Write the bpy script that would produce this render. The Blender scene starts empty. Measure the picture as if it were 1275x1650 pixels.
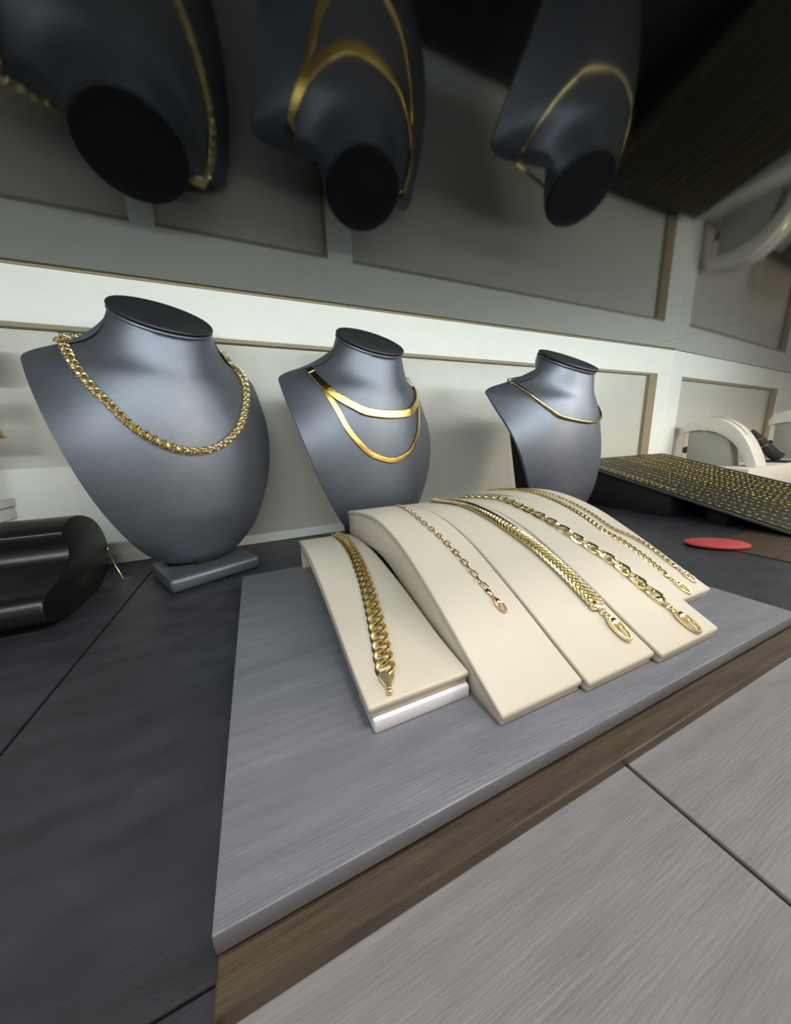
import bpy, bmesh, math, random
from mathutils import Vector, Matrix
from mathutils.bvhtree import BVHTree
random.seed(7)
scene = bpy.context.scene
col = scene.collection
PI = math.pi

# ------------------------------------------------------------------ camera
FPX = 514.6
CAM = Vector((0.0, 0.0, 0.14))
RX = Vector((0.91597316, -0.39947208, -0.03761945))     # camera right in the world
RD = Vector((-0.11820255, -0.17905373, -0.97671281))    # camera down
RF = Vector((0.3834336, 0.89908944, -0.21122703))       # camera forward
cd = bpy.data.cameras.new('camera')
cam = bpy.data.objects.new('camera', cd)
col.objects.link(cam)
cd.sensor_fit = 'HORIZONTAL'
cd.sensor_width = 36.0
cd.lens = FPX / 1275.0 * 36.0
cd.clip_start = 0.005
cd.clip_end = 50
m = Matrix.Identity(4)
for i in range(3):
    m[i][0] = RX[i]; m[i][1] = -RD[i]; m[i][2] = -RF[i]; m[i][3] = CAM[i]
cam.matrix_world = m
scene.camera = cam

# ------------------------------------------------------------------ light
scene.view_settings.view_transform = 'Standard'
scene.view_settings.look = 'None'
scene.view_settings.gamma = 1.0
scene.view_settings.use_curve_mapping = False
scene.view_settings.exposure = 0.15
world = bpy.data.worlds.new('world')
scene.world = world
world.use_nodes = True
bgn = world.node_tree.nodes['Background']
bgn.inputs[0].default_value = (1.0, 0.90, 0.78, 1)
bgn.inputs[1].default_value = 0.42


def area(name, loc, target, sx, sy, power, colr):
    ld = bpy.data.lights.new(name, 'AREA')
    ld.shape = 'RECTANGLE'; ld.size = sx; ld.size_y = sy
    ld.energy = power; ld.color = colr
    o = bpy.data.objects.new(name, ld); col.objects.link(o)
    o.location = loc
    d = Vector(target) - Vector(loc)
    o.rotation_euler = d.to_track_quat('-Z', 'Y').to_euler()
    return o


# cool white strip under the front edge of the canopy, and the warm lamps of the shop in front of the case
area('case_strip_light', (0.47, 0.035, 0.334), (0.47, 0.51, 0.17), 1.8, 0.02, 4.8, (0.93, 1.0, 0.98))
area('shop_ceiling_light', (0.3, -0.86, 2.5), (0.2, 0.1, 0.0), 0.35, 0.35, 34.0, (1.0, 0.93, 0.86))
area('shop_spot_light', (1.7, -1.6, 0.9), (1.2, 0.45, 0.15), 0.5, 0.4, 16.0, (1.0, 0.78, 0.55))

# ------------------------------------------------------------------ materials


def mat(name, base, rough=0.5, metal=0.0, noise=None, bump=None, spec=None, sheen=None, coat=None):
    """noise = (scale, amount, stretch xyz); bump = (scale, strength, stretch)"""
    mt = bpy.data.materials.new(name)
    mt.use_nodes = True
    nt = mt.node_tree
    b = nt.nodes['Principled BSDF']
    b.inputs['Base Color'].default_value = (*base, 1)
    b.inputs['Roughness'].default_value = rough
    b.inputs['Metallic'].default_value = metal
    if spec is not None:
        b.inputs['Specular IOR Level'].default_value = spec
    if sheen:
        b.inputs['Sheen Weight'].default_value = sheen
    if coat:
        b.inputs['Coat Weight'].default_value = coat
        b.inputs['Coat Roughness'].default_value = 0.15

    def tex(scale, stretch):
        tc = nt.nodes.new('ShaderNodeTexCoord')
        mp = nt.nodes.new('ShaderNodeMapping')
        mp.inputs['Scale'].default_value = stretch
        nz = nt.nodes.new('ShaderNodeTexNoise')
        nz.inputs['Scale'].default_value = scale
        nz.inputs['Detail'].default_value = 5
        nt.links.new(tc.outputs['Object'], mp.inputs[0])
        nt.links.new(mp.outputs[0], nz.inputs['Vector'])
        return nz
    if noise:
        nz = tex(noise[0], noise[2])
        rp = nt.nodes.new('ShaderNodeValToRGB')
        a = noise[1]
        rp.color_ramp.elements[0].position = 0.3
        rp.color_ramp.elements[1].position = 0.7
        rp.color_ramp.elements[0].color = (*[c * (1 - a) for c in base], 1)
        rp.color_ramp.elements[1].color = (*[min(1, c * (1 + a)) for c in base], 1)
        nt.links.new(nz.outputs['Fac'], rp.inputs[0])
        nt.links.new(rp.outputs[0], b.inputs['Base Color'])
    if bump:
        nz = tex(bump[0], bump[2])
        bp = nt.nodes.new('ShaderNodeBump')
        bp.inputs['Strength'].default_value = bump[1]
        bp.inputs['Distance'].default_value = 0.0006
        nt.links.new(nz.outputs['Fac'], bp.inputs['Height'])
        nt.links.new(bp.outputs[0], b.inputs['Normal'])
    return mt


ONE = (1, 1, 1)
M = {}
M['wall'] = mat('white_paint', (0.86, 0.88, 0.83), 0.42, noise=(30, 0.02, ONE))
M['panel'] = mat('panel_paint', (0.58, 0.575, 0.52), 0.32, noise=(18, 0.03, (3, 3, 0.6)))
M['reveal'] = mat('tan_reveal', (0.30, 0.25, 0.16), 0.45)
M['mirror'] = mat('smoked_mirror', (0.115, 0.12, 0.12), 0.06, 1.0)
M['seam'] = mat('joint_black', (0.01, 0.01, 0.012), 0.7)
M['shelf'] = mat('dark_slate_laminate', (0.028, 0.029, 0.036), 0.42, noise=(26, 0.30, (1, 2.2, 1)), bump=(260, 0.15, (1, 5, 1)))
M['tile'] = mat('grey_slate_laminate', (0.19, 0.186, 0.195), 0.38, noise=(40, 0.12, (0.6, 5, 1)), bump=(200, 0.22, (0.4, 6, 1)))
M['plat'] = mat('platform_slate', (0.145, 0.15, 0.175), 0.33, noise=(40, 0.14, (0.6, 5, 1)), bump=(200, 0.25, (0.4, 6, 1)))
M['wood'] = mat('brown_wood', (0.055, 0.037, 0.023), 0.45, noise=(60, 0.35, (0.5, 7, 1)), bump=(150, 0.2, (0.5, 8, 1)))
M['bust'] = mat('slate_leatherette', (0.14, 0.155, 0.19), 0.45, 0.65, noise=(60, 0.05, ONE), bump=(900, 0.12, ONE))
M['bustcap'] = mat('charcoal_leatherette', (0.022, 0.023, 0.028), 0.5, 0.0, bump=(900, 0.15, ONE))
M['black'] = mat('black_velvet', (0.004, 0.004, 0.005), 0.8)
M['blackleather'] = mat('black_leather', (0.007, 0.006, 0.006), 0.33, bump=(700, 0.1, ONE))
M['cream'] = mat('cream_leatherette', (0.53, 0.485, 0.41), 0.52, noise=(40, 0.015, ONE), bump=(700, 0.12, ONE))
M['white'] = mat('white_card', (0.62, 0.62, 0.67), 0.5)
M['offwhite'] = mat('offwhite_leatherette', (0.70, 0.67, 0.60), 0.5)
M['greyblock'] = mat('grey_block', (0.36, 0.35, 0.31), 0.6)
M['gold'] = mat('yellow_gold', (0.93, 0.76, 0.36), 0.22, 1.0)
M['palegold'] = mat('pale_gold', (0.96, 0.83, 0.47), 0.20, 1.0)
M['rosegold'] = mat('rose_gold', (0.86, 0.64, 0.38), 0.18, 1.0)
M['traygold'] = mat('dull_gold', (0.55, 0.45, 0.18), 0.32, 1.0)
M['plategold'] = mat('satin_gold', (0.95, 0.84, 0.50), 0.38, 1.0)
M['herring'] = mat('herringbone_gold', (0.88, 0.62, 0.19), 0.17, 1.0, bump=(1500, 0.35, (1, 1, 1)))
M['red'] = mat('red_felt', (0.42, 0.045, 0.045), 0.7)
M['purple'] = mat('purple_bead', (0.05, 0.01, 0.06), 0.3)
M['traymat'] = mat('black_tray_lining', (0.016, 0.015, 0.012), 0.5)
M['trayedge'] = mat('tray_edge_grey', (0.07, 0.07, 0.08), 0.4)

# ------------------------------------------------------------------ helpers


def link(o, parent=None):
    col.objects.link(o)
    if parent is not None:
        o.parent = parent
    return o


def obj(name, me, mt, parent=None, mw=None):
    o = bpy.data.objects.new(name, me)
    if mt is not None and not me.materials:
        me.materials.append(mt)
    link(o, parent)
    if mw is not None:
        o.matrix_local = mw
    return o


def tag(o, label, cat, group=None):
    o['label'] = label; o['category'] = cat
    if group: o['group'] = group
    return o


def empty(name, loc=(0, 0, 0), rz=0.0):
    o = bpy.data.objects.new(name, None)
    o.empty_display_size = 0.01
    col.objects.link(o)
    o.location = loc; o.rotation_euler = (0, 0, rz)
    return o


def struct(o):
    o['kind'] = 'structure'
    return o


def mesh_bm(name, bm, smooth=True, angle=40):
    bmesh.ops.recalc_face_normals(bm, faces=bm.faces)
    me = bpy.data.meshes.new(name)
    bm.to_mesh(me); bm.free()
    if smooth:
        for p in me.polygons: p.use_smooth = True
        me.set_sharp_from_angle(angle=math.radians(angle))
    return me


def box_bm(bm, x0, x1, y0, y1, z0, z1, bev=0.0, seg=2):
    b2 = bmesh.new()
    vs = [b2.verts.new((x, y, z)) for x in (x0, x1) for y in (y0, y1) for z in (z0, z1)]
    for f in ((0, 1, 3, 2), (4, 6, 7, 5), (0, 4, 5, 1), (2, 3, 7, 6), (0, 2, 6, 4), (1, 5, 7, 3)):
        b2.faces.new([vs[i] for i in f])
    if bev:
        bmesh.ops.bevel(b2, geom=list(b2.edges), offset=bev, segments=seg, profile=0.5, affect='EDGES')
    tmp = bpy.data.meshes.new('tmp'); b2.to_mesh(tmp); b2.free()
    bm.from_mesh(tmp); bpy.data.meshes.remove(tmp)


def box(name, x0, x1, y0, y1, z0, z1, mt, parent=None, bev=0.0, seg=2):
    bm = bmesh.new()
    box_bm(bm, x0, x1, y0, y1, z0, z1, bev, seg)
    return obj(name, mesh_bm(name, bm, smooth=bev > 0), mt, parent)


def prism(name, poly, x0, x1, mt, parent=None, bev=0.0, seg=2):
    """poly = list of (y, z), extruded along x"""
    bm = bmesh.new()
    a = [bm.verts.new((x0, y, z)) for y, z in poly]
    b = [bm.verts.new((x1, y, z)) for y, z in poly]
    n = len(poly)
    caps = [bm.faces.new(a), bm.faces.new(b[::-1])]
    for i in range(n):
        bm.faces.new((a[i], b[i], b[(i + 1) % n], a[(i + 1) % n]))
    bmesh.ops.recalc_face_normals(bm, faces=bm.faces)
    if bev:
        es = set()
        for c in caps: es.update(c.edges)
        for e in bm.edges:
            if e not in es and e.calc_face_angle(0) > math.radians(35): es.add(e)
        bmesh.ops.bevel(bm, geom=list(es), offset=bev, segments=seg, profile=0.5, affect='EDGES', clamp_overlap=True)
    return obj(name, mesh_bm(name, bm, angle=50), mt, parent)


def lathe_bm(bm, prof, n=32, ex=1.0, ey=1.0, mx=None):
    """prof = list of (r, z) ; closed top and bottom"""
    rings = []
    for r, z in prof:
        rings.append([bm.verts.new((r * ex * math.cos(2 * PI * i / n), r * ey * math.sin(2 * PI * i / n), z)) for i in range(n)])
    for a, b in zip(rings, rings[1:]):
        for i in range(n):
            bm.faces.new((a[i], a[(i + 1) % n], b[(i + 1) % n], b[i]))
    bm.faces.new(rings[0][::-1]); bm.faces.new(rings[-1])
    if mx is not None:
        for rg in rings:
            for v in rg: v.co = mx @ v.co


def tube_bm(bm, pts, rad, n=8, closed=False):
    pts = [Vector(p) for p in pts]
    up = Vector((0.123, 0.31, 0.94)).normalized()
    rings = []
    N = len(pts)
    for i, p in enumerate(pts):
        t = (pts[(i + 1) % N] - pts[i - 1]) if closed else (pts[min(i + 1, N - 1)] - pts[max(i - 1, 0)])
        t.normalize()
        b = t.cross(up)
        if b.length < 1e-4: b = t.cross(Vector((1, 0, 0)))
        b.normalize(); nn = b.cross(t).normalized()
        up = nn
        r = rad[i] if isinstance(rad, (list, tuple)) else rad
        rings.append([bm.verts.new(p + (b * math.cos(2 * PI * k / n) + nn * math.sin(2 * PI * k / n)) * r) for k in range(n)])
    for i in range(N if closed else N - 1):
        a = rings[i]; b = rings[(i + 1) % N]
        for k in range(n):
            bm.faces.new((a[k], a[(k + 1) % n], b[(k + 1) % n], b[k]))
    if not closed:
        bm.faces.new(rings[0][::-1]); bm.faces.new(rings[-1])


def tube(name, pts, rad, mt, parent=None, n=8, closed=False):
    bm = bmesh.new(); tube_bm(bm, pts, rad, n, closed)
    return obj(name, mesh_bm(name, bm, angle=60), mt, parent)


def ring_bm(bm, a, b, rw, rh, n=16, k=6, mx=None, twist=0.0, var=None, flat=0.0):
    """oval ring: half axes a (x) b (y), wire half sizes rw (in plane) rh (across)"""
    rings = []
    for i in range(n):
        th = 2 * PI * i / n
        c = Vector((a * math.cos(th), b * math.sin(th), twist * math.sin(2 * th)))
        o = Vector((b * math.cos(th), a * math.sin(th), 0)).normalized()
        s = var(th) if var else 1.0
        ring = []
        for j in range(k):
            ph = 2 * PI * (j + 0.5) / k
            v = c + o * (rw * s * math.cos(ph)) + Vector((0, 0, rh * s * math.sin(ph)))
            ring.append(bm.verts.new(mx @ v if mx is not None else v))
        rings.append(ring)
    for i in range(n):
        p, q = rings[i], rings[(i + 1) % n]
        for j in range(k):
            bm.faces.new((p[j], p[(j + 1) % k], q[(j + 1) % k], q[j]))


def ring_mesh(name, *args, angle=35, **kw):
    bm = bmesh.new(); ring_bm(bm, *args, **kw)
    return mesh_bm(name, bm, angle=angle)


def ray(px, py):
    return (RX * (px - 637.5) + RD * (py - 825.0) + RF * FPX).normalized()


def catmull(pts, sub=8):
    P = [Vector(p) for p in pts]
    P = [2 * P[0] - P[1]] + P + [2 * P[-1] - P[-2]]
    out = []
    for i in range(1, len(P) - 2):
        for s in range(sub):
            t = s / sub
            a, b, c, d = P[i - 1], P[i], P[i + 1], P[i + 2]
            out.append(0.5 * ((2 * b) + (c - a) * t + (2 * a - 5 * b + 4 * c - d) * t * t + (3 * b - a - 3 * c + d) * t ** 3))
    out.append(P[-2])
    return out


def resample(pts, nrm, step):
    """even steps along a polyline with a normal per point"""
    out = []
    acc = 0.0; nxt = 0.0
    for i in range(len(pts) - 1):
        L = (pts[i + 1] - pts[i]).length
        while L > 0 and nxt <= acc + L + 1e-9:
            t = (nxt - acc) / L
            out.append((pts[i].lerp(pts[i + 1], t), nrm[i].lerp(nrm[i + 1], t).normalized()))
            nxt += step
        acc += L
    fr = []
    for i, (p, n) in enumerate(out):
        t = (out[min(i + 1, len(out) - 1)][0] - out[max(i - 1, 0)][0]).normalized()
        b = n.cross(t).normalized(); n2 = t.cross(b).normalized()
        fr.append((p, t, b, n2))
    return fr


def fmat(p, t, b, n):
    mx = Matrix.Identity(4)
    for i in range(3):
        mx[i][0] = t[i]; mx[i][1] = b[i]; mx[i][2] = n[i]; mx[i][3] = p[i]
    return mx


def bvh_of(objs):
    vs = []; fs = []
    for o, mw in objs:
        k = len(vs)
        vs += [mw @ v.co for v in o.data.vertices]
        fs += [[k + i for i in p.vertices] for p in o.data.polygons]
    return BVHTree.FromPolygons(vs, fs)


# ------------------------------------------------------------------ the case itself
ZC = 0.341          # height of the mirrored canopy
YW = 0.51           # face of the back wall rails
YP = 0.518          # face of the sunk panels
PT = 0.015          # top of the grey platform

# shelf: laminate boards with open joints
sh = struct(empty('floor'))
SEAMX = -0.130
box('board', -0.9, SEAMX - 0.0006, -0.30, 0.53, -0.02, 0.0, M['shelf'], sh, 0.0006, 1)
box('board', SEAMX + 0.0006, 0.3655, 0.074, 0.53, -0.02, 0.0, M['shelf'], sh, 0.0006, 1)
box('board', SEAMX + 0.0006, -0.0255, -0.30, 0.0735, -0.02, 0.0, M['shelf'], sh, 0.0006, 1)
box('board', 0.3667, 2.2, 0.074, 0.75, -0.02, 0.0, M['shelf'], sh, 0.0006, 1)
box('tile', -0.0245, 0.1314, -0.30, 0.0735, -0.02, 0.0, M['tile'], sh, 0.0006, 1)
box('tile', 0.1326, 0.80, -0.30, 0.0735, -0.02, 0.0, M['tile'], sh, 0.0006, 1)
box('joint_bed', -0.9, 2.2, -0.30, 0.53, -0.03, -0.004, M['seam'], sh)
box('wood_inlay', 0.507, 0.64, 0.078, 0.20, -0.001, 0.0012, M['wood'], sh)

# back wall
wb = struct(empty('wall_back'))
XJ = 0.99
box('panel', -0.95, XJ, YP, YP + 0.01, 0.0, ZC, M['panel'], wb)
box('rail', -0.95, XJ, YW, YP, 0.283, ZC - 0.0006, M['wall'], wb, 0.0005, 1)
box('rail', -0.95, -0.10, YW, YP, 0.0, 0.127, M['wall'], wb, 0.0005, 1)
box('stile', -0.10, -0.075, YW, YP, 0.0, 0.283, M['wall'], wb, 0.0005, 1)
box('stile', 0.1285, 0.165, YW, YP, 0.0, 0.283, M['wall'], wb, 0.0005, 1)
box('stile', 0.935, XJ, YW, YP, 0.0, 0.283, M['wall'], wb, 0.0005, 1)
box('rail', 0.165, 0.935, YW, YP, 0.0, 0.030, M['wall'], wb, 0.0005, 1)


def reveal(parent, x0, x1, y0, y1, z0, z1):
    box('reveal', x0, x1, y0, y1, z0, z1, M['reveal'], parent)


reveal(wb, -0.95, -0.10, YW + 0.0004, YP, 0.2785, 0.283)
reveal(wb, -0.075, 0.1285, YW + 0.0004, YP, 0.2785, 0.283)
reveal(wb, 0.165, 0.935, YW + 0.0004, YP, 0.2785, 0.283)
reveal(wb, 0.905, 0.935, YW + 0.0004, YP, 0.030, 0.2785)
reveal(wb, 0.1245, 0.1285, YW + 0.0004, YP, 0.0, 0.2785)
bb = struct(box('baseboard_back', -0.95, XJ, YW - 0.005, YW, 0.0, 0.014, M['wall'], None, 0.001, 1))

# right part of the wall, swung slightly back
wr = struct(empty('wall_right', (XJ, YW, 0), math.radians(4.5)))
L = 1.6
box('panel', 0, L, 0.008, 0.018, 0.0, ZC, M['panel'], wr)
box('rail', 0, L, 0, 0.008, 0.281, ZC - 0.0006, M['wall'], wr, 0.0005, 1)
box('stile', 0, 0.06, 0, 0.008, 0.0, 0.281, M['wall'], wr, 0.0005, 1)
box('stile', 0.80, L, 0, 0.008, 0.0, 0.281, M['wall'], wr, 0.0005, 1)
reveal(wr, 0.06, 0.80, 0.0004, 0.008, 0.274, 0.281)
reveal(wr, 0.75, 0.80, 0.0004, 0.008, 0.0, 0.274)

# mirrored canopy in two sheets with a joint
ce = struct(empty('ceiling'))
box('mirror_sheet', -0.95, 0.8795, 0.02, 0.70, ZC, ZC + 0.006, M['mirror'], ce)
box('mirror_sheet', 0.8805, 2.6, 0.02, 0.70, ZC, ZC + 0.006, M['mirror'], ce)
box('joint_bed', -0.95, 2.6, 0.02, 0.70, ZC + 0.006, ZC + 0.012, M['seam'], ce)
box('edge_trim', -0.95, XJ, YW - 0.0025, YW, ZC - 0.0022, ZC - 0.0001, M['reveal'], ce)

# grey platform with its lip, and the wooden strip in front of it
pf = empty('display_platform', (0.1525, 0.2, 0))
tag(pf, 'grey slate-look platform carrying the cream bracelet ramps', 'platform')
box('top_board', -0.178, 0.178, -0.1255, 0.138, 0.0075, PT, M['plat'], pf, 0.0008, 2)
box('body', -0.175, 0.175, -0.1230, 0.136, 0.0, 0.0073, M['plat'], pf, 0.0006, 1)
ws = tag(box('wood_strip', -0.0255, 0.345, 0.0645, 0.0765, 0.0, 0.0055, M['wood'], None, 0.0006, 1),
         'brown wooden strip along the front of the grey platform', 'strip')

# ------------------------------------------------------------------ necklace busts
ROWS = [  # z, half width, y front, y edge, tilt, ellipse blend, back fill
    (0.017, 0.016, -0.002, 0.003, 0, 0, 0),
    (0.0205, 0.032, -0.006, 0.005, 0, 0, 0),
    (0.030, 0.047, -0.013, 0.008, 0, 0, 0),
    (0.050, 0.0620, -0.0200, 0.002, 0, 0, 0),
    (0.080, 0.0765, -0.0265, 0.001, 0, 0, 0),
    (0.110, 0.0870, -0.0285, 0.002, 0, 0, 0),
    (0.140, 0.0945, -0.0272, 0.007, 0, 0, 0),
    (0.170, 0.1000, -0.0250, 0.018, 2, 0, 0),
    (0.195, 0.1030, -0.0229, 0.034, 6, 0, 0),
    (0.211, 0.1040, -0.0216, 0.047, 11, 0.02, 0.01),
    (0.2180, 0.1030, -0.0210, 0.054, 14, 0.05, 0.03),
    (0.2225, 0.0940, -0.0206, 0.054, 17, 0.10, 0.08),
    (0.2280, 0.0780, -0.0202, 0.047, 21, 0.3, 0.25),
    (0.2360, 0.0640, -0.0198, 0.037, 25.5, 0.6, 0.6),
    (0.2470, 0.0535, -0.0194, 0.026, 30, 0.85, 0.85),
    (0.2580, 0.0470, -0.0191, 0.017, 33.5, 1, 1),
    (0.268, 0.0425, -0.0190, 0.012, 35, 1, 1),
]
Y0 = 0.012
YS = -0.008     # whole body shifted forward on its base


def bust_body():
    rows = []
    K = 4
    for i in range(len(ROWS) - 1):
        for s in range(K):
            t = s / K
            a = ROWS[max(i - 1, 0)]; b = ROWS[i]; c = ROWS[i + 1]; d = ROWS[min(i + 2, len(ROWS) - 1)]
            rows.append([0.5 * (2 * q + (r - p) * t + (2 * p - 5 * q + 4 * r - w) * t * t + (3 * q - p - 3 * r + w) * t ** 3)
                         for p, q, r, w in zip(a, b, c, d)])
    rows.append(list(ROWS[-1]))
    N = 28
    bm = bmesh.new()
    rings = []
    for z, w, yf, ye, tl, e, bk in rows:
        ta = math.tan(math.radians(tl))
        pts = []
        for i in range(N + 1):
            u = math.sin(PI * (i / N - 0.5))
            g = (1 - e) * abs(u) ** 2.2 + e * (1 - math.sqrt(max(0, 1 - u * u)))
            pts.append((u * w, yf + (ye - yf) * g))
        for i in range(N, -1, -1):
            u = math.sin(PI * (i / N - 0.5))
            g = (1 - e) * abs(u) ** 2.2 + e * (1 - math.sqrt(max(0, 1 - u * u)))
            thin = yf + (ye - yf) * g + 0.0035
            full = Y0 + 0.0005 + (Y0 - (-0.019)) * math.sqrt(max(0, 1 - u * u))
            if abs(u) < 1:
                full = max(full, thin)
            pts.append((u * (w - 0.0006 * (1 - bk)), thin * (1 - bk) + full * bk))
        rings.append([Vector((x, y + YS, z + ta * (y - Y0))) for x, y in pts])
    n = len(rings[0])
    for _ in range(26):
        new = [r[:] for r in rings]
        for i in range(16, len(rings) - 1):
            for k in range(N + 1):
                u = math.sin(PI * (k / N - 0.5))
                wgt = 0.8 * (1 - u * u)
                avg = (rings[i - 1][k] + rings[i + 1][k]) * 0.5
                new[i][k] = rings[i][k].lerp(avg, wgt)
        rings = new
    rings = [[bm.verts.new(v) for v in r] for r in rings]
    for a, b in zip(rings, rings[1:]):
        for i in range(n):
            bm.faces.new((a[i], a[(i + 1) % n], b[(i + 1) % n], b[i]))
    bm.faces.new(rings[0][::-1]); bm.faces.new(rings[-1])
    return mesh_bm('bust_body', bm, angle=55)


BODY = bust_body()
NT = Matrix.Translation((0, Y0 + YS, 0.268)) @ Matrix.Rotation(math.radians(35), 4, 'X')


def cap_mesh(name, prof, sx, sy):
    bm = bmesh.new(); lathe_bm(bm, prof, 48, sx, sy, NT)
    return mesh_bm(name, bm, angle=45)


# the tilted neck plate: ellipse 0.0405 x 0.038 in its own plane
CAPR = cap_mesh('neck_rim', [(0.96, 0.0), (1.02, 0.0006), (1.035, 0.0018), (1.02, 0.003), (0.98, 0.0034)], 0.0425, 0.0378)
CAPT = cap_mesh('neck_cap', [(0.97, 0.0036), (1.02, 0.0042), (1.04, 0.0056), (1.02, 0.0070), (0.985, 0.0074), (0.96, 0.0070), (0.5, 0.0070)], 0.0425, 0.0378)
bm = bmesh.new(); box_bm(bm, -0.046, 0.046, -0.041, 0.041, 0.0, 0.0155, 0.005, 4)
BASE = mesh_bm('bust_base', bm)
bm = bmesh.new(); box_bm(bm, -0.014, 0.014, -0.014, 0.012, 0.0155, 0.030, 0.002, 2)
FOOT = mesh_bm('bust_foot', bm)
# black board behind the chest, standing on the base
bm = bmesh.new()
ea = [bm.verts.new(v) for v in ((-0.034, 0.039, 0.0155), (0.034, 0.039, 0.0155), (0.040, 0.060, 0.185), (-0.040, 0.060, 0.185))]
eb = [bm.verts.new(v) for v in ((-0.034, 0.012, 0.0155), (0.034, 0.012, 0.0155), (0.040, 0.004, 0.175), (-0.040, 0.004, 0.175))]
bm.faces.new(ea); bm.faces.new(eb[::-1])
for i in range(4): bm.faces.new((ea[i], eb[i], eb[(i + 1) % 4], ea[(i + 1) % 4]))
EASEL = mesh_bm('bust_support', bm, smooth=False)


def bust(loc, rz, label, sc=1.0, wide=1.0):
    r = empty('necklace_bust', loc, rz)
    r.scale = (sc * wide, sc * wide, sc)
    tag(r, label, 'display bust', 'slate necklace busts')
    obj('body', BODY, M['bust'], r)
    obj('neck_rim', CAPR, M['bust'], r)
    obj('neck_cap', CAPT, M['bustcap'], r)
    obj('base', BASE, M['bust'], r)
    obj('foot', FOOT, M['black'], r)
    obj('support', EASEL, M['black'], r)
    mw = Matrix.Translation(loc) @ Matrix.Rotation(rz, 4, 'Z') @ Matrix.Diagonal((sc * wide, sc * wide, sc, 1))
    tmp = bpy.data.objects.new('tmp', BODY)
    b = bvh_of([(tmp, mw)])
    bpy.data.objects.remove(tmp)
    return r, b, mw


b1, bv1, mw1 = bust((-0.067, 0.415, 0), math.radians(25), 'large slate grey necklace bust wearing the twisted gold rope chain')
b2, bv2, mw2 = bust((0.148, 0.402, 0), math.radians(13), 'slate grey necklace bust wearing two flat gold chains', 0.965, 1.04)
b3, bv3, mw3 = bust((0.413, 0.338, 0), math.radians(9), 'slate grey necklace bust wearing one thin round gold collar', 0.89, 1.19)


def on_bust(bv, px, lift):
    pts = []; nr = []
    for p in px:
        h = bv.ray_cast(CAM, ray(*p))
        if h[0] is None:      # just past the outline: take the closest spot of the body
            h = min((bv.find_nearest(CAM + ray(*p) * (0.3 + 0.004 * k)) for k in range(90)), key=lambda q: q[3])
        n = h[1]
        if n.dot(ray(*p)) > 0: n = -n
        pts.append(h[0].copy()); nr.append(n.copy())
    return pts, nr


def necklace_path(bv, mw, px, lift, back=7):
    """visible run found on the chest, closed behind the neck along the body"""
    pts, nr = on_bust(bv, px, lift)
    inv = mw.inverted()
    half = [inv @ p for p in pts]
    low = half[-1].copy(); low.x = 0.0
    half = [p for p in half[:-1] if p.x < -0.004] + [low]
    half += [Vector((-p.x, p.y, p.z)) for p in half[-2::-1]]      # the chain hangs evenly on both sides
    pts = []
    for p in catmull(half, 8):
        if abs(p.x) < 0.062:      # keep the run on the front of the chest
            h = bv.ray_cast(mw @ Vector((p.x, -0.3, p.z)), (mw.to_3x3() @ Vector((0, 1, 0))).normalized())
            if h[0] is not None:
                q = inv @ h[0]
                if q.y < p.y + 0.03: p = q
        pts.append(mw @ p)
    a = inv @ pts[-1]; b = inv @ pts[0]
    extra = []
    # swing round the back of the neck in bust space
    for i in range(1, back):
        t = i / back
        q = a.lerp(b, t)
        q.y += 0.034 * math.sin(PI * t) ** 0.6
        q.z -= 0.010 * math.sin(PI * t) ** 0.4
        extra.append(mw @ q)
    out = []; nn = []
    for p in pts:
        h = bv.find_nearest(p)
        n = h[1]
        if n.dot(p - CAM) > 0 and False: n = -n
        out.append(h[0] + n * lift); nn.append(n)
    for p in extra:
        h = bv.find_nearest(p)
        out.append(h[0] + h[1] * lift); nn.append(h[1])
    # smooth normals
    for _ in range(6):
        nn = [(nn[max(i - 1, 0)] + nn[i] * 2 + nn[min(i + 1, len(nn) - 1)]).normalized() for i in range(len(nn))]
    for _ in range(3):
        out = [out[i] if i in (0, len(out) - 1) else (out[i - 1] + out[i] * 2 + out[i + 1]) / 4 for i in range(len(out))]
    for i, p in enumerate(out):
        h = bv.find_nearest(p)
        d = (p - h[0]).dot(h[1])
        if d < lift: out[i] = p + h[1] * (lift - d)
    return out, nn


# rope chain: two strands twisted, each link a half turn of one strand wound from five rings
def rope_mesh(r, pitch, rr, wire):
    bm = bmesh.new()
    K = 5
    for i in range(K):
        th = PI * (i / K)
        c = Vector((pitch * 0.5 * i / K, r * math.cos(th), r * math.sin(th)))
        t = Vector((pitch / (2 * PI), -r * math.sin(th), r * math.cos(th))).normalized()
        o = Vector((0, math.cos(th), math.sin(th)))
        w = t.cross(o).normalized()
        mx = fmat(c, o, w, t)
        ring_bm(bm, rr, rr * 1.15, wire, wire, 10, 5, mx)
    return mesh_bm('rope_link', bm, angle=70)


px1 = [(97, 541), (110, 568), (130, 600), (152, 627), (178, 653), (214, 687), (250, 709), (285, 723), (314, 727)]
RL = 0.0036
pth, nn = necklace_path(bv1, mw1, px1, RL)
PITCH = 0.0160
rope = rope_mesh(0.00215, PITCH, 0.00165, 0.0005)
rc = empty('rope_chain', pth[0])
tag(rc, 'thick twisted gold rope chain on the leftmost slate bust', 'necklace')
fr = resample(pth, nn, PITCH / 2)
O = Matrix.Translation(-pth[0])
for i, (p, t, b, n) in enumerate(fr):
    for s in (0, PI):
        obj('rope_link', rope, M['palegold'], rc, O @ fmat(p, t, b, n) @ Matrix.Rotation(s + PI * i, 4, 'X'))


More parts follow.
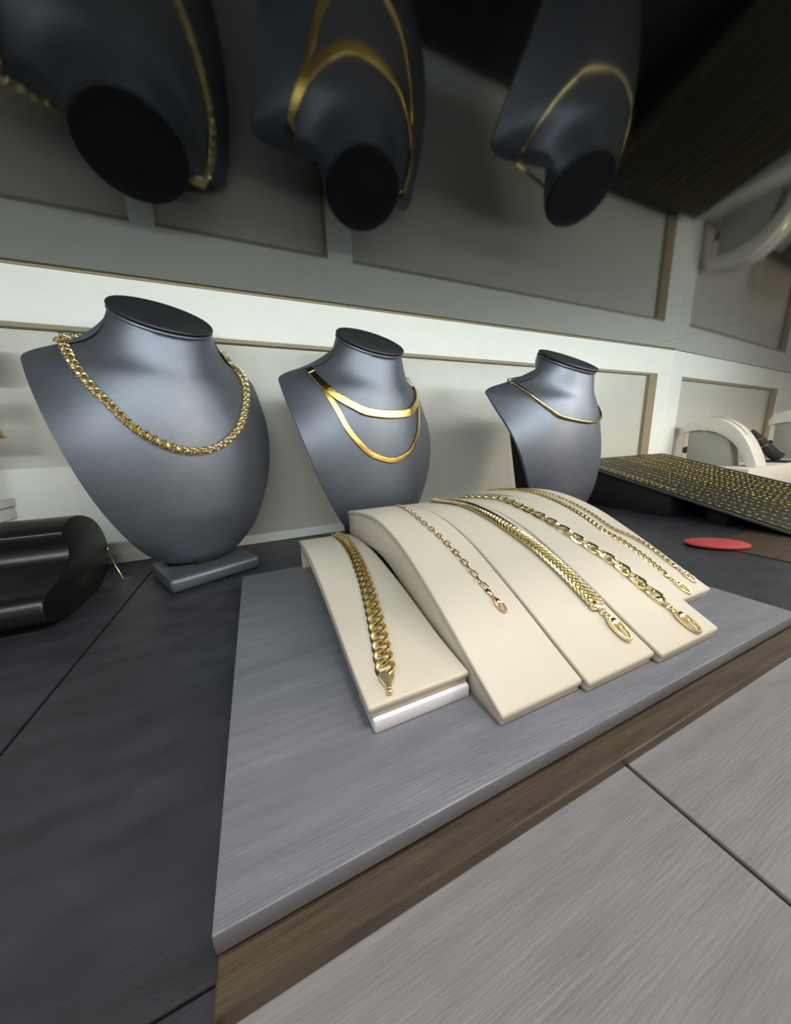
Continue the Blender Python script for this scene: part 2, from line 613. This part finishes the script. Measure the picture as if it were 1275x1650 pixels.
# flat herringbone bands
def band(name, label, bv, mw, px, width, taper, lift=0.0009):
    pth, nn = necklace_path(bv, mw, px, lift, back=9)
    fr = resample(pth, nn, 0.0012)
    bm = bmesh.new()
    prev = None
    n0 = len(fr)
    for i, (p, t, b, n) in enumerate(fr):
        s = i / n0
        w = width * 0.5 * (taper + (1 - taper) * math.sin(PI * min(1, s * 1.35)) ** 0.7 if s * 1.35 < 1 else taper)
        th = 0.0005
        cs = [bm.verts.new(p + b * x + n * z) for x, z in ((-w, 0), (-w * 0.85, th), (0, th * 1.3), (w * 0.85, th), (w, 0), (0, -th * 0.6))]
        if prev:
            for k in range(6): bm.faces.new((prev[k], cs[k], cs[(k + 1) % 6], prev[(k + 1) % 6]))
        else:
            bm.faces.new(cs)
        prev = cs
    bm.faces.new(prev[::-1])
    for v in bm.verts: v.co -= pth[0]
    r = empty(name, pth[0])
    tag(r, label, 'necklace', 'flat chains on the middle bust')
    obj('band', mesh_bm('band', bm, angle=30), M['herring'], r)
    p, t, b, n = fr[2]
    bm = bmesh.new()
    box_bm(bm, -0.0045, 0.0045, -width * 0.5, width * 0.5, -0.0008, 0.0012, 0.0004, 1)
    obj('clasp_end', mesh_bm('clasp_end', bm), M['palegold'], r, Matrix.Translation(-pth[0]) @ fmat(p, t, b, n))
    return r


px2a = [(500, 598), (512, 612), (530, 628), (548, 642), (570, 654), (592, 664), (614, 668)]
band('herringbone_chain', 'wider short flat gold chain high on the middle bust', bv2, mw2, px2a, 0.0092, 0.8, 0.0026)
px2b = [(512, 612), (530, 638), (546, 664), (560, 690), (578, 713), (600, 733), (620, 743)]
band('herringbone_chain', 'narrower long flat gold chain hanging low on the middle bust', bv2, mw2, px2b, 0.0066, 0.85, 0.0013)

# round collar on the third bust
px3 = [(814, 609), (830, 620), (848, 632), (868, 647), (888, 661), (908, 673), (932, 681)]
pth, nn = necklace_path(bv3, mw3, px3, 0.0018)
cc = empty('omega_collar', pth[0])
tag(cc, 'thin round gold collar on the rightmost slate bust', 'necklace')
tube('tube', [p - pth[0] for p, t, b, n in resample(pth, nn, 0.002)], 0.0019, M['gold'], cc, 10)
# black tag cords hanging behind that bust
def cord(label, pxs, y):
    pts = []
    for p in pxs:
        d = ray(*p); pts.append(CAM + d * ((y - CAM.y) / d.y))
    pts = catmull(pts, 6)
    base = pts[0]
    o = tube('tag_cord', [p - base for p in pts], 0.0011, M['black'], None, 6)
    o.location = base
    tag(o, label, 'cord')
cord('small black cord loop under the shoulder of the rightmost bust', [(806, 640), (799, 642), (797, 648), (802, 651), (808, 648), (810, 642), (806, 639)], 0.372)
cord('black tag cord hanging behind the edge of the rightmost bust', [(846, 676), (842, 684), (842, 693), (845, 702), (846, 714), (846, 726)], 0.360)

# ------------------------------------------------------------------ bracelet ramps
TOPA = [(0.0875, 0.0215), (0.104, 0.0300), (0.125, 0.0413), (0.150, 0.0540), (0.180, 0.0675), (0.210, 0.0762), (0.240, 0.0800), (0.270, 0.0785), (0.300, 0.0750), (0.330, 0.0695)]
TOPB = [(0.113, 0.0285), (0.140, 0.0315), (0.174, 0.0385), (0.207, 0.0445), (0.243, 0.0490), (0.275, 0.0500), (0.305, 0.0480), (0.335, 0.0440)]


def ramp(x0, x1, top, dy, zfloor, label, pad=0.0033, thick=0.030):
    tp = catmull([(0, y + dy, z) for y, z in top], 4)
    tp = [(p.y, p.z) for p in tp]
    ox, oy = 0.5 * (x0 + x1), tp[0][0]
    r = empty('bracelet_ramp', (ox, oy, zfloor))
    tag(r, label, 'bracelet stand', 'cream bracelet ramps')
    w = (x1 - x0) * 0.5 - 0.00015
    L = [(y - oy, z - zfloor) for y, z in tp]
    n = len(L)

    def off(d, lo=0.0):
        out = []
        for i, (y, z) in enumerate(L):
            a = L[max(i - 1, 0)]; b = L[min(i + 1, n - 1)]
            t = Vector((b[0] - a[0], b[1] - a[1])).normalized()
            out.append((max(y + t.y * d, 0.0), max(z - t.x * d, lo)))
        return out
    low = off(pad)
    low[0] = (0.0003, max(L[0][1] - pad, 0.0008)); low[-1] = (L[-1][0], L[-1][1] - pad)
    p = prism('pad', L + low[::-1], -w, w, M['cream'], r, 0.0011, 3)
    up2 = off(pad + 0.0002, 0.0)
    up2[0] = (0.0014, max(L[0][1] - pad - 0.0002, 0.0006)); up2[-1] = (L[-1][0] - 0.001, L[-1][1] - pad - 0.0002)
    lo2 = off(thick, 0.0)
    pts = up2[:]
    lo = [(y, z) for y, z in lo2 if y > 0.008]
    lo[-1] = (L[-1][0] - 0.001, L[-1][1] - thick)
    f0 = [(0.0014, 0.0), (0.0085, 0.0)]
    prism('frame', up2 + lo[::-1] + f0[::-1], -w + 0.0007, w - 0.0007, M['cream'], r, 0.0004, 1)
    ye = L[-1][0]
    box('back_leg', -w + 0.0006, w - 0.0006, ye - 0.0055, ye - 0.0012, PT - zfloor, L[-1][1] - thick + 0.0004, M['cream'], r, 0.0004, 1)
    return r, p, Vector((ox, oy, zfloor))


# thin white riser under the first ramp
wr_ = tag(box('white_riser', 0.0338, 0.0842, 0.1120, 0.136, PT, PT + 0.0068, M['white'], None, 0.0012, 2), 'thin white riser under the lowest cream ramp', 'riser')
RP = []
RP.append(ramp(0.0318, 0.0847, TOPB, 0.0, PT + 0.0068, 'low cream bracelet ramp on the white riser, leftmost of the row', thick=0.011))
RP.append(ramp(0.0853, 0.1365, TOPA, 0.003, PT, 'tall cream bracelet ramp with the thin rose gold bracelet'))
RP.append(ramp(0.1367, 0.1903, TOPA, 0.0, PT, 'tall cream bracelet ramp with the thick woven gold bracelet'))
RP.append(ramp(0.1907, 0.2496, TOPA, -0.003, PT, 'tall cream bracelet ramp with the long-link gold bracelet'))
RP.append(ramp(0.2500, 0.3100, TOPA, 0.026, PT, 'rearmost cream bracelet ramp holding two thin gold bracelets, rightmost of the row'))


def ramp_path(idx, px, lift):
    r, p, o = RP[idx]
    bv = bvh_of([(p, Matrix.Translation(o))])
    pts = []
    for q in px:
        h = bv.ray_cast(CAM, ray(*q))
        if h[0] is None: print('RAMP MISS', idx, q); continue
        if h[1].z < 0.2: print('RAMP SIDE', idx, q, tuple(round(c, 4) for c in h[0])); continue
        pts.append(h[0].copy())
    # continue past the crest towards the back end, following the pad
    e = pts[0].copy()
    w = (RP[idx][1].dimensions.x) * 0.5
    k = 1
    back = []
    while e.y + 0.02 * k < o.y + 0.235 and k < 9:
        back.append(Vector((e.x, e.y + 0.02 * k, e.z))); k += 1
    pts = back[::-1] + pts
    pts = catmull(pts, 6)
    out = []; nn = []
    for q in pts:
        h = bv.ray_cast(Vector((q.x, q.y, 0.3)), Vector((0, 0, -1)))
        if h[0] is None: continue
        out.append(h[0] + h[1] * lift); nn.append(h[1].copy())
    for _ in range(8):
        nn = [(nn[max(i - 1, 0)] + nn[i] * 2 + nn[min(i + 1, len(nn) - 1)]).normalized() for i in range(len(nn))]
    return out, nn


def clasp_mesh(s):
    bm = bmesh.new()
    ring_bm(bm, 0.0062 * s, 0.0027 * s, 0.00085 * s, 0.0011 * s, 20, 8, var=lambda th: 1.0 + 0.55 * max(0, -math.cos(th)))
    bm2 = Matrix.Translation((-0.0035 * s, 0, 0.0004 * s))
    lathe_bm(bm, [(0.0006 * s, -0.003 * s), (0.0019 * s, -0.0022 * s), (0.0023 * s, 0), (0.0017 * s, 0.0028 * s), (0.0005 * s, 0.0042 * s)], 12, 0.75, 1.1,
             bm2 @ Matrix.Rotation(PI / 2, 4, 'Y'))
    ring_bm(bm, 0.0011 * s, 0.0011 * s, 0.00045 * s, 0.00045 * s, 10, 5, Matrix.Translation((-0.0074 * s, 0, 0)))
    return mesh_bm('lobster_clasp', bm, angle=50)


def bracelet(label, idx, px, lift, step, links, mt, end, s=1.0):
    """links = list of (mesh, extra matrix) used in turn"""
    pth, nn = ramp_path(idx, px, lift)
    fr = resample(pth, nn, step)
    r = empty('gold_bracelet', pth[0])
    tag(r, label, 'bracelet', 'bracelets on the cream ramps')
    O = Matrix.Translation(-pth[0])
    tail = {'clasp': 0.021 * s, 'tongue': 0.0115}[end]
    nlast = len(fr) - int(round(tail / step))
    for i, (p, t, b, n) in enumerate(fr[:nlast]):
        for me, ex in links[i % len(links)]:
            obj('link', me, mt, r, O @ fmat(p, t, b, n) @ ex)
    p, t, b, n = fr[nlast - 1]
    F = O @ fmat(p, t, b, n)
    if end == 'clasp':
        d0 = step * 0.5 + 0.001 * s
        # end plate, two jump rings, clasp
        bm = bmesh.new()
        lathe_bm(bm, [(0.0012 * s, -0.003 * s), (0.0021 * s, -0.0022 * s), (0.0019 * s, 0.001 * s), (0.0008 * s, 0.0034 * s)], 12, 0.5, 1.2, Matrix.Rotation(PI / 2, 4, 'Y'))
        obj('end_cap', mesh_bm('end_cap', bm), mt, r, F @ Matrix.Translation((d0 + 0.001 * s, 0, 0)))
        jr = ring_mesh('jump_ring', 0.0017 * s, 0.0014 * s, 0.0004 * s, 0.0004 * s, 12, 6)
        obj('jump_ring', jr, mt, r, F @ Matrix.Translation((d0 + 0.0050 * s, 0, 0)) @ Matrix.Rotation(0.5, 4, 'X'))
        obj('jump_ring', jr, mt, r, F @ Matrix.Translation((d0 + 0.0072 * s, 0, 0)) @ Matrix.Rotation(-0.9, 4, 'X'))
        obj('lobster_clasp', clasp_mesh(s), mt, r, F @ Matrix.Translation((d0 + 0.0157 * s, 0, 0.0003 * s)) @ Matrix.Rotation(0.25, 4, 'X'))
    else:
        # pear-shaped box plate with a ball tongue
        bm = bmesh.new()
        prof = [(-0.0030, 0.0004), (-0.0026, 0.0027), (-0.001, 0.0036), (0.0012, 0.0034), (0.0035, 0.0022), (0.0055, 0.0013), (0.0072, 0.0011)]
        top = []; bot = []
        for x, w in prof:
            top.append([bm.verts.new((x, y * w, 0.0012 - 0.0005 * abs(y))) for y in (-1, -0.6, 0, 0.6, 1)])
            bot.append([bm.verts.new((x, y * w, -0.0012)) for y in (-1, -0.6, 0, 0.6, 1)])
        for i in range(len(prof) - 1):
            for k in range(4):
                bm.faces.new((top[i][k], top[i + 1][k], top[i + 1][k + 1], top[i][k + 1]))
                bm.faces.new((bot[i][k], bot[i][k + 1], bot[i + 1][k + 1], bot[i + 1][k]))
            for k in (0, 4): bm.faces.new((top[i][k], bot[i][k], bot[i + 1][k], top[i + 1][k]))
        for e_ in (0, -1):
            for k in range(4): bm.faces.new((top[e_][k], top[e_][k + 1], bot[e_][k + 1], bot[e_][k]))
        obj('end_plate', mesh_bm('end_plate', bm, angle=25), M['plategold'], r, F @ Matrix.Translation((step * 0.5 + 0.0025, 0, 0.0004)))
        bm = bmesh.new()
        bmesh.ops.create_uvsphere(bm, u_segments=14, v_segments=9, radius=0.0015)
        obj('tongue', mesh_bm('tongue', bm), mt, r, F @ Matrix.Translation((step * 0.5 + 0.0108, 0, 0)))
    return r


RX_ = lambda a: Matrix.Rotation(math.radians(a), 4, 'X')
RZ_ = lambda a: Matrix.Rotation(math.radians(a), 4, 'Z')
TR = lambda x, y, z: Matrix.Translation((x, y, z))

curb = ring_mesh('curb_link', 0.0050, 0.0043, 0.00115, 0.00075, 20, 6, twist=0.0011, angle=30)
bracelet('wide flat gold curb-link bracelet on the leftmost low ramp', 0,
         [(524, 851), (548, 866), (565, 885), (578, 910), (590, 942), (600, 980), (609, 1020), (617, 1060), (623, 1092), (629, 1128)],
         0.0018, 0.0070, [[(curb, RZ_(-12) @ RX_(14))]], M['gold'], 'tongue')
cable = ring_mesh('cable_link', 0.0037, 0.0016, 0.00042, 0.00042, 14, 6, twist=0.0004)
bracelet('thin rose gold cable bracelet on the second ramp from left', 1,
         [(640, 815), (668, 831), (700, 858), (735, 893), (765, 928), (790, 958), (815, 988)],
         0.0009, 0.0053, [[(cable, RX_(30))], [(cable, RX_(-40))]], M['rosegold'], 'clasp', 0.72)
wov = ring_mesh('woven_link', 0.0040, 0.0021, 0.0009, 0.0008, 14, 6, twist=0.0006)
bracelet('thick woven gold bracelet on the middle ramp', 2,
         [(725, 805), (770, 824), (820, 854), (868, 889), (910, 927), (950, 968), (976, 996), (1007, 1026)],
         0.0019, 0.0034, [[(wov, TR(0, 0.0021, 0) @ RZ_(32) @ RX_(24)), (wov, TR(0.0017, -0.0021, 0) @ RZ_(-32) @ RX_(-24))]], M['palegold'], 'clasp', 1.1)
mar = ring_mesh('long_link', 0.0064, 0.0030, 0.0012, 0.0009, 18, 6, twist=0.0009, angle=30)
mas = ring_mesh('short_link', 0.0042, 0.0028, 0.0011, 0.0009, 16, 6, twist=0.0008, angle=30)
bracelet('shiny gold long-link bracelet on the fourth ramp from left', 3,
         [(800, 805), (840, 819), (890, 845), (938, 876), (985, 906), (1030, 942), (1070, 976), (1113, 1017)],
         0.0018, 0.0060, [[(mar, RZ_(-8) @ RX_(18))], [(mas, RZ_(10) @ RX_(-22))]], M['palegold'], 'clasp', 1.1)
thin = ring_mesh('thin_link', 0.0036, 0.0017, 0.0006, 0.0005, 12, 6, twist=0.0005)
bracelet('slim gold bracelet nearer the front on the rearmost ramp', 4,
         [(975, 858), (1000, 872), (1030, 893), (1060, 917), (1085, 937), (1111, 956)],
         0.0010, 0.0044, [[(thin, RZ_(-8) @ RX_(22))]], M['gold'], 'clasp', 0.85)
bracelet('slim gold bracelet along the far side of the rearmost ramp', 4,
         [(985, 851), (1010, 862), (1040, 878), (1066, 897), (1094, 919), (1120, 940)],
         0.0010, 0.0044, [[(thin, RZ_(8) @ RX_(-22))]], M['rosegold'], 'clasp', 0.8)

# ------------------------------------------------------------------ sloping chain tray at the right
SL = 0.2465
def tz(y): return 0.0885 - SL * (0.48 - y)
TX0, TX1, TY0, TY1 = 0.622, 0.95, 0.135, 0.485
ang = math.atan(SL)
tr = empty('chain_tray', (TX0, TY0, tz(TY0)))
tr.rotation_euler = (ang, 0, 0)
tag(tr, 'sloping black tray lined with rows of gold chains', 'tray')
TL = (TY1 - TY0) / math.cos(ang)
box('tray_board', 0, TX1 - TX0, 0, TL, -0.0055, -0.0016, M['trayedge'], tr, 0.0006, 1)
box('lining', 0.002, TX1 - TX0 - 0.002, 0.002, TL - 0.002, -0.0015, 0.0, M['traymat'], tr)
pd = empty('tray_shade_block', (0.78, 0.42, 0))
tag(pd, 'black block filling in the shade under the sloping chain tray, with its foot', 'pedestal')
prism('block', [(-0.12, 0.0), (0.05, 0.0), (0.05, tz(0.47) - 0.0066), (-0.12, tz(0.30) - 0.0066)], -0.15, 0.16, M['black'], pd, 0.001, 1)  # black fill standing in for the shade under the tray
prism('front_foot', [(-0.19, 0.0), (-0.165, 0.0), (-0.165, tz(0.255) - 0.0066), (-0.19, tz(0.23) - 0.0066)], -0.14, 0.14, M['black'], pd, 0.001, 1)


def tray_chain_mesh(length, a, b, w, gap):
    bm = bmesh.new()
    n = int(length / gap)
    for i in range(n):
        mx = TR(0, gap * (i + 0.5), w) @ RZ_(90) @ RX_(28 if i % 2 else -28)
        ring_bm(bm, a, b, w, w, 8, 4, mx)
    return mesh_bm('tray_chain', bm, angle=80)


kinds = [(0.0024, 0.0012, 0.00035, 0.0040), (0.0028, 0.0024, 0.0007, 0.0042), (0.0034, 0.0012, 0.0004, 0.0058), (0.0022, 0.0016, 0.0005, 0.0036)]
words = ['slim', 'thick', 'long-link', 'fine']
ordw = ['first', 'second', 'third', 'fourth', 'fifth', 'sixth', 'seventh', 'eighth', 'ninth', 'tenth', 'eleventh', 'twelfth', 'thirteenth', 'fourteenth', 'fifteenth', 'sixteenth']
kk = [2, 1, 0, 2, 3, 0, 2, 1, 3, 1, 0, 1, 3, 1, 0, 1]
cache = {}
x = 0.006
for i in range(16):
    k = kk[i]
    ln = 0.335 if i != 1 else 0.185
    if (k, ln) not in cache: cache[(k, ln)] = tray_chain_mesh(ln, *kinds[k])
    y0 = TL - 0.008 - ln
    lx = x
    p = Vector((TX0 + lx, TY0 + y0 * math.cos(ang), tz(TY0) + y0 * math.sin(ang)))
    o = obj('tray_chain', cache[(k, ln)], M['traygold'])
    o.location = p + Vector((0, -math.sin(ang), math.cos(ang))) * 0.0001
    o.rotation_euler = (ang, 0, 0)
    tag(o, '%s gold chain on the black tray, %s from its left edge' % (words[k], ordw[i]), 'chain', 'chains on the sloping tray')
    x += 0.0105 if i < 2 else (0.024 if i < 5 else 0.0195)

# red oval pad on the shelf beside the tray
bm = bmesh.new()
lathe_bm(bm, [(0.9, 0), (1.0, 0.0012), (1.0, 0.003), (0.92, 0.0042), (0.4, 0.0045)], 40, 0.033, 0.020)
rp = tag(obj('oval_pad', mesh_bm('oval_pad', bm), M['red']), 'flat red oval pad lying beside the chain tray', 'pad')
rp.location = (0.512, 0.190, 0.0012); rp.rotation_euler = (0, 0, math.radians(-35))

# ------------------------------------------------------------------ far right: riser with arched stands
rs = tag(box('pale_riser', 1.0, 1.75, 0.34, 0.513, 0.0, 0.054, M['offwhite'], None, 0.002, 2), 'pale riser behind the tray carrying arched bracelet stands', 'riser')


def arch_stand(X, y0, y1, zb, zt, label, w=0.05, mt='offwhite'):
    r = empty('arched_stand', (X, y0, zb))
    tag(r, label, 'bracelet stand', 'arched stands behind the tray')
    D = y1 - y0; H = zt - zb
    top = [(0, 0.0), (0.045 * D, 0.18 * H), (0.14 * D, 0.46 * H), (0.28 * D, 0.73 * H), (0.45 * D, 0.92 * H), (0.62 * D, 1.0 * H), (0.80 * D, 0.99 * H), (0.94 * D, 0.93 * H), (D, 0.80 * H)]
    bot = [(0.115 * D, 0.0), (0.16 * D, 0.14 * H), (0.25 * D, 0.36 * H), (0.38 * D, 0.55 * H), (0.53 * D, 0.68 * H), (0.70 * D, 0.74 * H), (0.85 * D, 0.74 * H), (D, 0.70 * H)]
    tp = [(p.y, p.z) for p in catmull([(0, y, z) for y, z in top], 4)]
    bt = [(p.y, p.z) for p in catmull([(0, y, z) for y, z in bot], 4)]
    prism('arch', tp + bt[::-1], 0, w, M[mt], r, 0.0015, 2)
    prism('support_block', [(0.30 * D, 0.0), (0.90 * D, 0.0), (0.92 * D, 0.735 * H), (0.70 * D, 0.735 * H), (0.53 * D, 0.675 * H), (0.38 * D, 0.545 * H)], 0.006, w - 0.006, M['greyblock'], r, 0.0008, 1)
    # thin chain laid over the arch with its hanging disc tags
    ch = empty('stand_chain', (X + w * 0.35, y0, zb))
    tag(ch, 'thin chain with a dark round tag over the ' + ('nearer arched stand' if X < 1.2 else 'arched stand at the right edge'), 'bracelet')
    pts = [Vector((0, y, z + 0.0012)) for y, z in tp[10:]]
    pts += [Vector((0, D + 0.002, 0.6 * H)), Vector((0, D + 0.002, 0.15 * H))]
    tube('chain', pts, 0.0009, M['gold'], ch, 6)
    bm = bmesh.new()
    lathe_bm(bm, [(0.9, -0.0008), (1, 0), (0.9, 0.0008)], 20, 0.009, 0.007, TR(-0.003, D - 0.007, 0.32 * H) @ Matrix.Rotation(PI / 2, 4, 'Y'))
    obj('round_tag', mesh_bm('round_tag', bm), M['bustcap'], ch)
    return r


arch_stand(1.055, 0.347, 0.500, 0.054, 0.172, 'off-white arched bracelet stand nearer the slate busts, behind the tray')
arch_stand(1.400, 0.290, 0.455, 0.054, 0.190, 'off-white arched bracelet stand at the far right edge, behind the tray', mt='offwhite')
rb = empty('ring_bar', (1.245, 0.37, 0.0545))
tag(rb, 'dark slanted ring bar with two gold rings between the arched stands', 'ring stand')
bm = bmesh.new()
tube_bm(bm, [(0, 0.000, 0.010), (0, 0.012, 0.018), (0, 0.036, 0.046), (0, 0.066, 0.078)], [0.013, 0.0125, 0.0115, 0.010], 16)
obj('bar', mesh_bm('bar', bm), M['bustcap'], rb)
box('plate', -0.02, 0.02, -0.02, 0.06, -0.0005, 0.004, M['bustcap'], rb, 0.001, 1)
for t in (0.35, 0.62):
    c = Vector((0, 0.012, 0.018)).lerp(Vector((0, 0.066, 0.078)), t)
    ax = Vector((0, 0.054, 0.060)).normalized()
    q = ax.to_track_quat('Z', 'Y').to_matrix().to_4x4()
    obj('ring', ring_mesh('ring', 0.0128, 0.0128, 0.0010, 0.0014, 24, 6), M['gold'], rb, Matrix.Translation(c) @ q)

# ------------------------------------------------------------------ left edge: black bolster, white box, neighbours cut by the frame
bo = empty('leather_bolster', (-0.168, 0.405, 0.0), math.radians(0))
tag(bo, 'black leather bracelet bolster at the left edge of the shelf', 'bolster')
side = [(-0.066, 0.004), (-0.078, 0.010), (-0.080, 0.022), (-0.072, 0.031), (-0.050, 0.036), (-0.030, 0.046), (-0.024, 0.058), (-0.028, 0.072),
        (-0.010, 0.081), (0.012, 0.081), (0.036, 0.072), (0.050, 0.056), (0.055, 0.038), (0.050, 0.022), (0.034, 0.008), (0.010, 0.0), (-0.04, 0.0)]
sp = catmull([(0, y, z) for y, z in side] + [(0, side[0][0], side[0][1])], 3)[:-1]
prism('bolster_body', [(p.y, max(0, p.z)) for p in sp], -0.20, 0.0, M['blackleather'], bo, 0.0018, 3)
wbx = empty('white_box', (-0.252, 0.400, 0.0815))
tag(wbx, 'small white box on top of the black bolster at left edge', 'box')
box('box_base', -0.05, 0.032, -0.020, 0.030, 0.0, 0.012, M['white'], wbx, 0.001, 1)
box('lid', -0.051, 0.033, -0.021, 0.031, 0.0122, 0.020, M['white'], wbx, 0.001, 1)
fc = empty('fine_chain', (-0.1665, 0.452, 0.034))
tag(fc, 'fine gold chain end with a tiny ball by the black bolster', 'chain')
bm = bmesh.new(); bmesh.ops.create_uvsphere(bm, u_segments=12, v_segments=8, radius=0.0024)
obj('ball', mesh_bm('ball', bm), M['gold'], fc)
tube('chain', [(0.001, 0, 0), (0.006, -0.008, -0.016), (0.014, -0.018, -0.0325), (0.020, -0.016, -0.033)], 0.0006, M['gold'], fc, 6)

es = empty('earring_stand', (-0.272, 0.478, 0))
tag(es, 'white earring stand cut by the left edge, purple drop hanging', 'earring stand')
box('base', -0.03, 0.03, -0.02, 0.02, 0.0, 0.008, M['white'], es, 0.002, 2)
tube('pole', [(0, 0, 0.008), (0, 0, 0.245)], 0.006, M['white'], es, 12)
tube('bar', [(-0.05, 0, 0.243), (-0.044, 0, 0.243), (0.030, 0, 0.243), (0.036, 0, 0.243), (0.0395, 0, 0.243)], [0.010, 0.017, 0.017, 0.013, 0.006], M['white'], es, 20)
dr = empty('drop_earring', (-0.245, 0.478, 0.160))
tag(dr, 'purple bead and gold bell drop earring at the left edge', 'earring')
tube('wire', [(0, 0, 0.050), (0, 0, 0.07), (0, 0, 0.0658)], 0.0006, M['gold'], dr, 6)
bm = bmesh.new(); lathe_bm(bm, [(0.002, 0.028), (0.006, 0.033), (0.0075, 0.040), (0.006, 0.047), (0.002, 0.051)], 16)
obj('bead', mesh_bm('bead', bm), M['purple'], dr)
bm = bmesh.new(); lathe_bm(bm, [(0.0095, 0.0), (0.009, 0.002), (0.005, 0.012), (0.004, 0.022), (0.002, 0.028)], 16)
obj('bell', mesh_bm('bell', bm), M['gold'], dr)

print('script done')
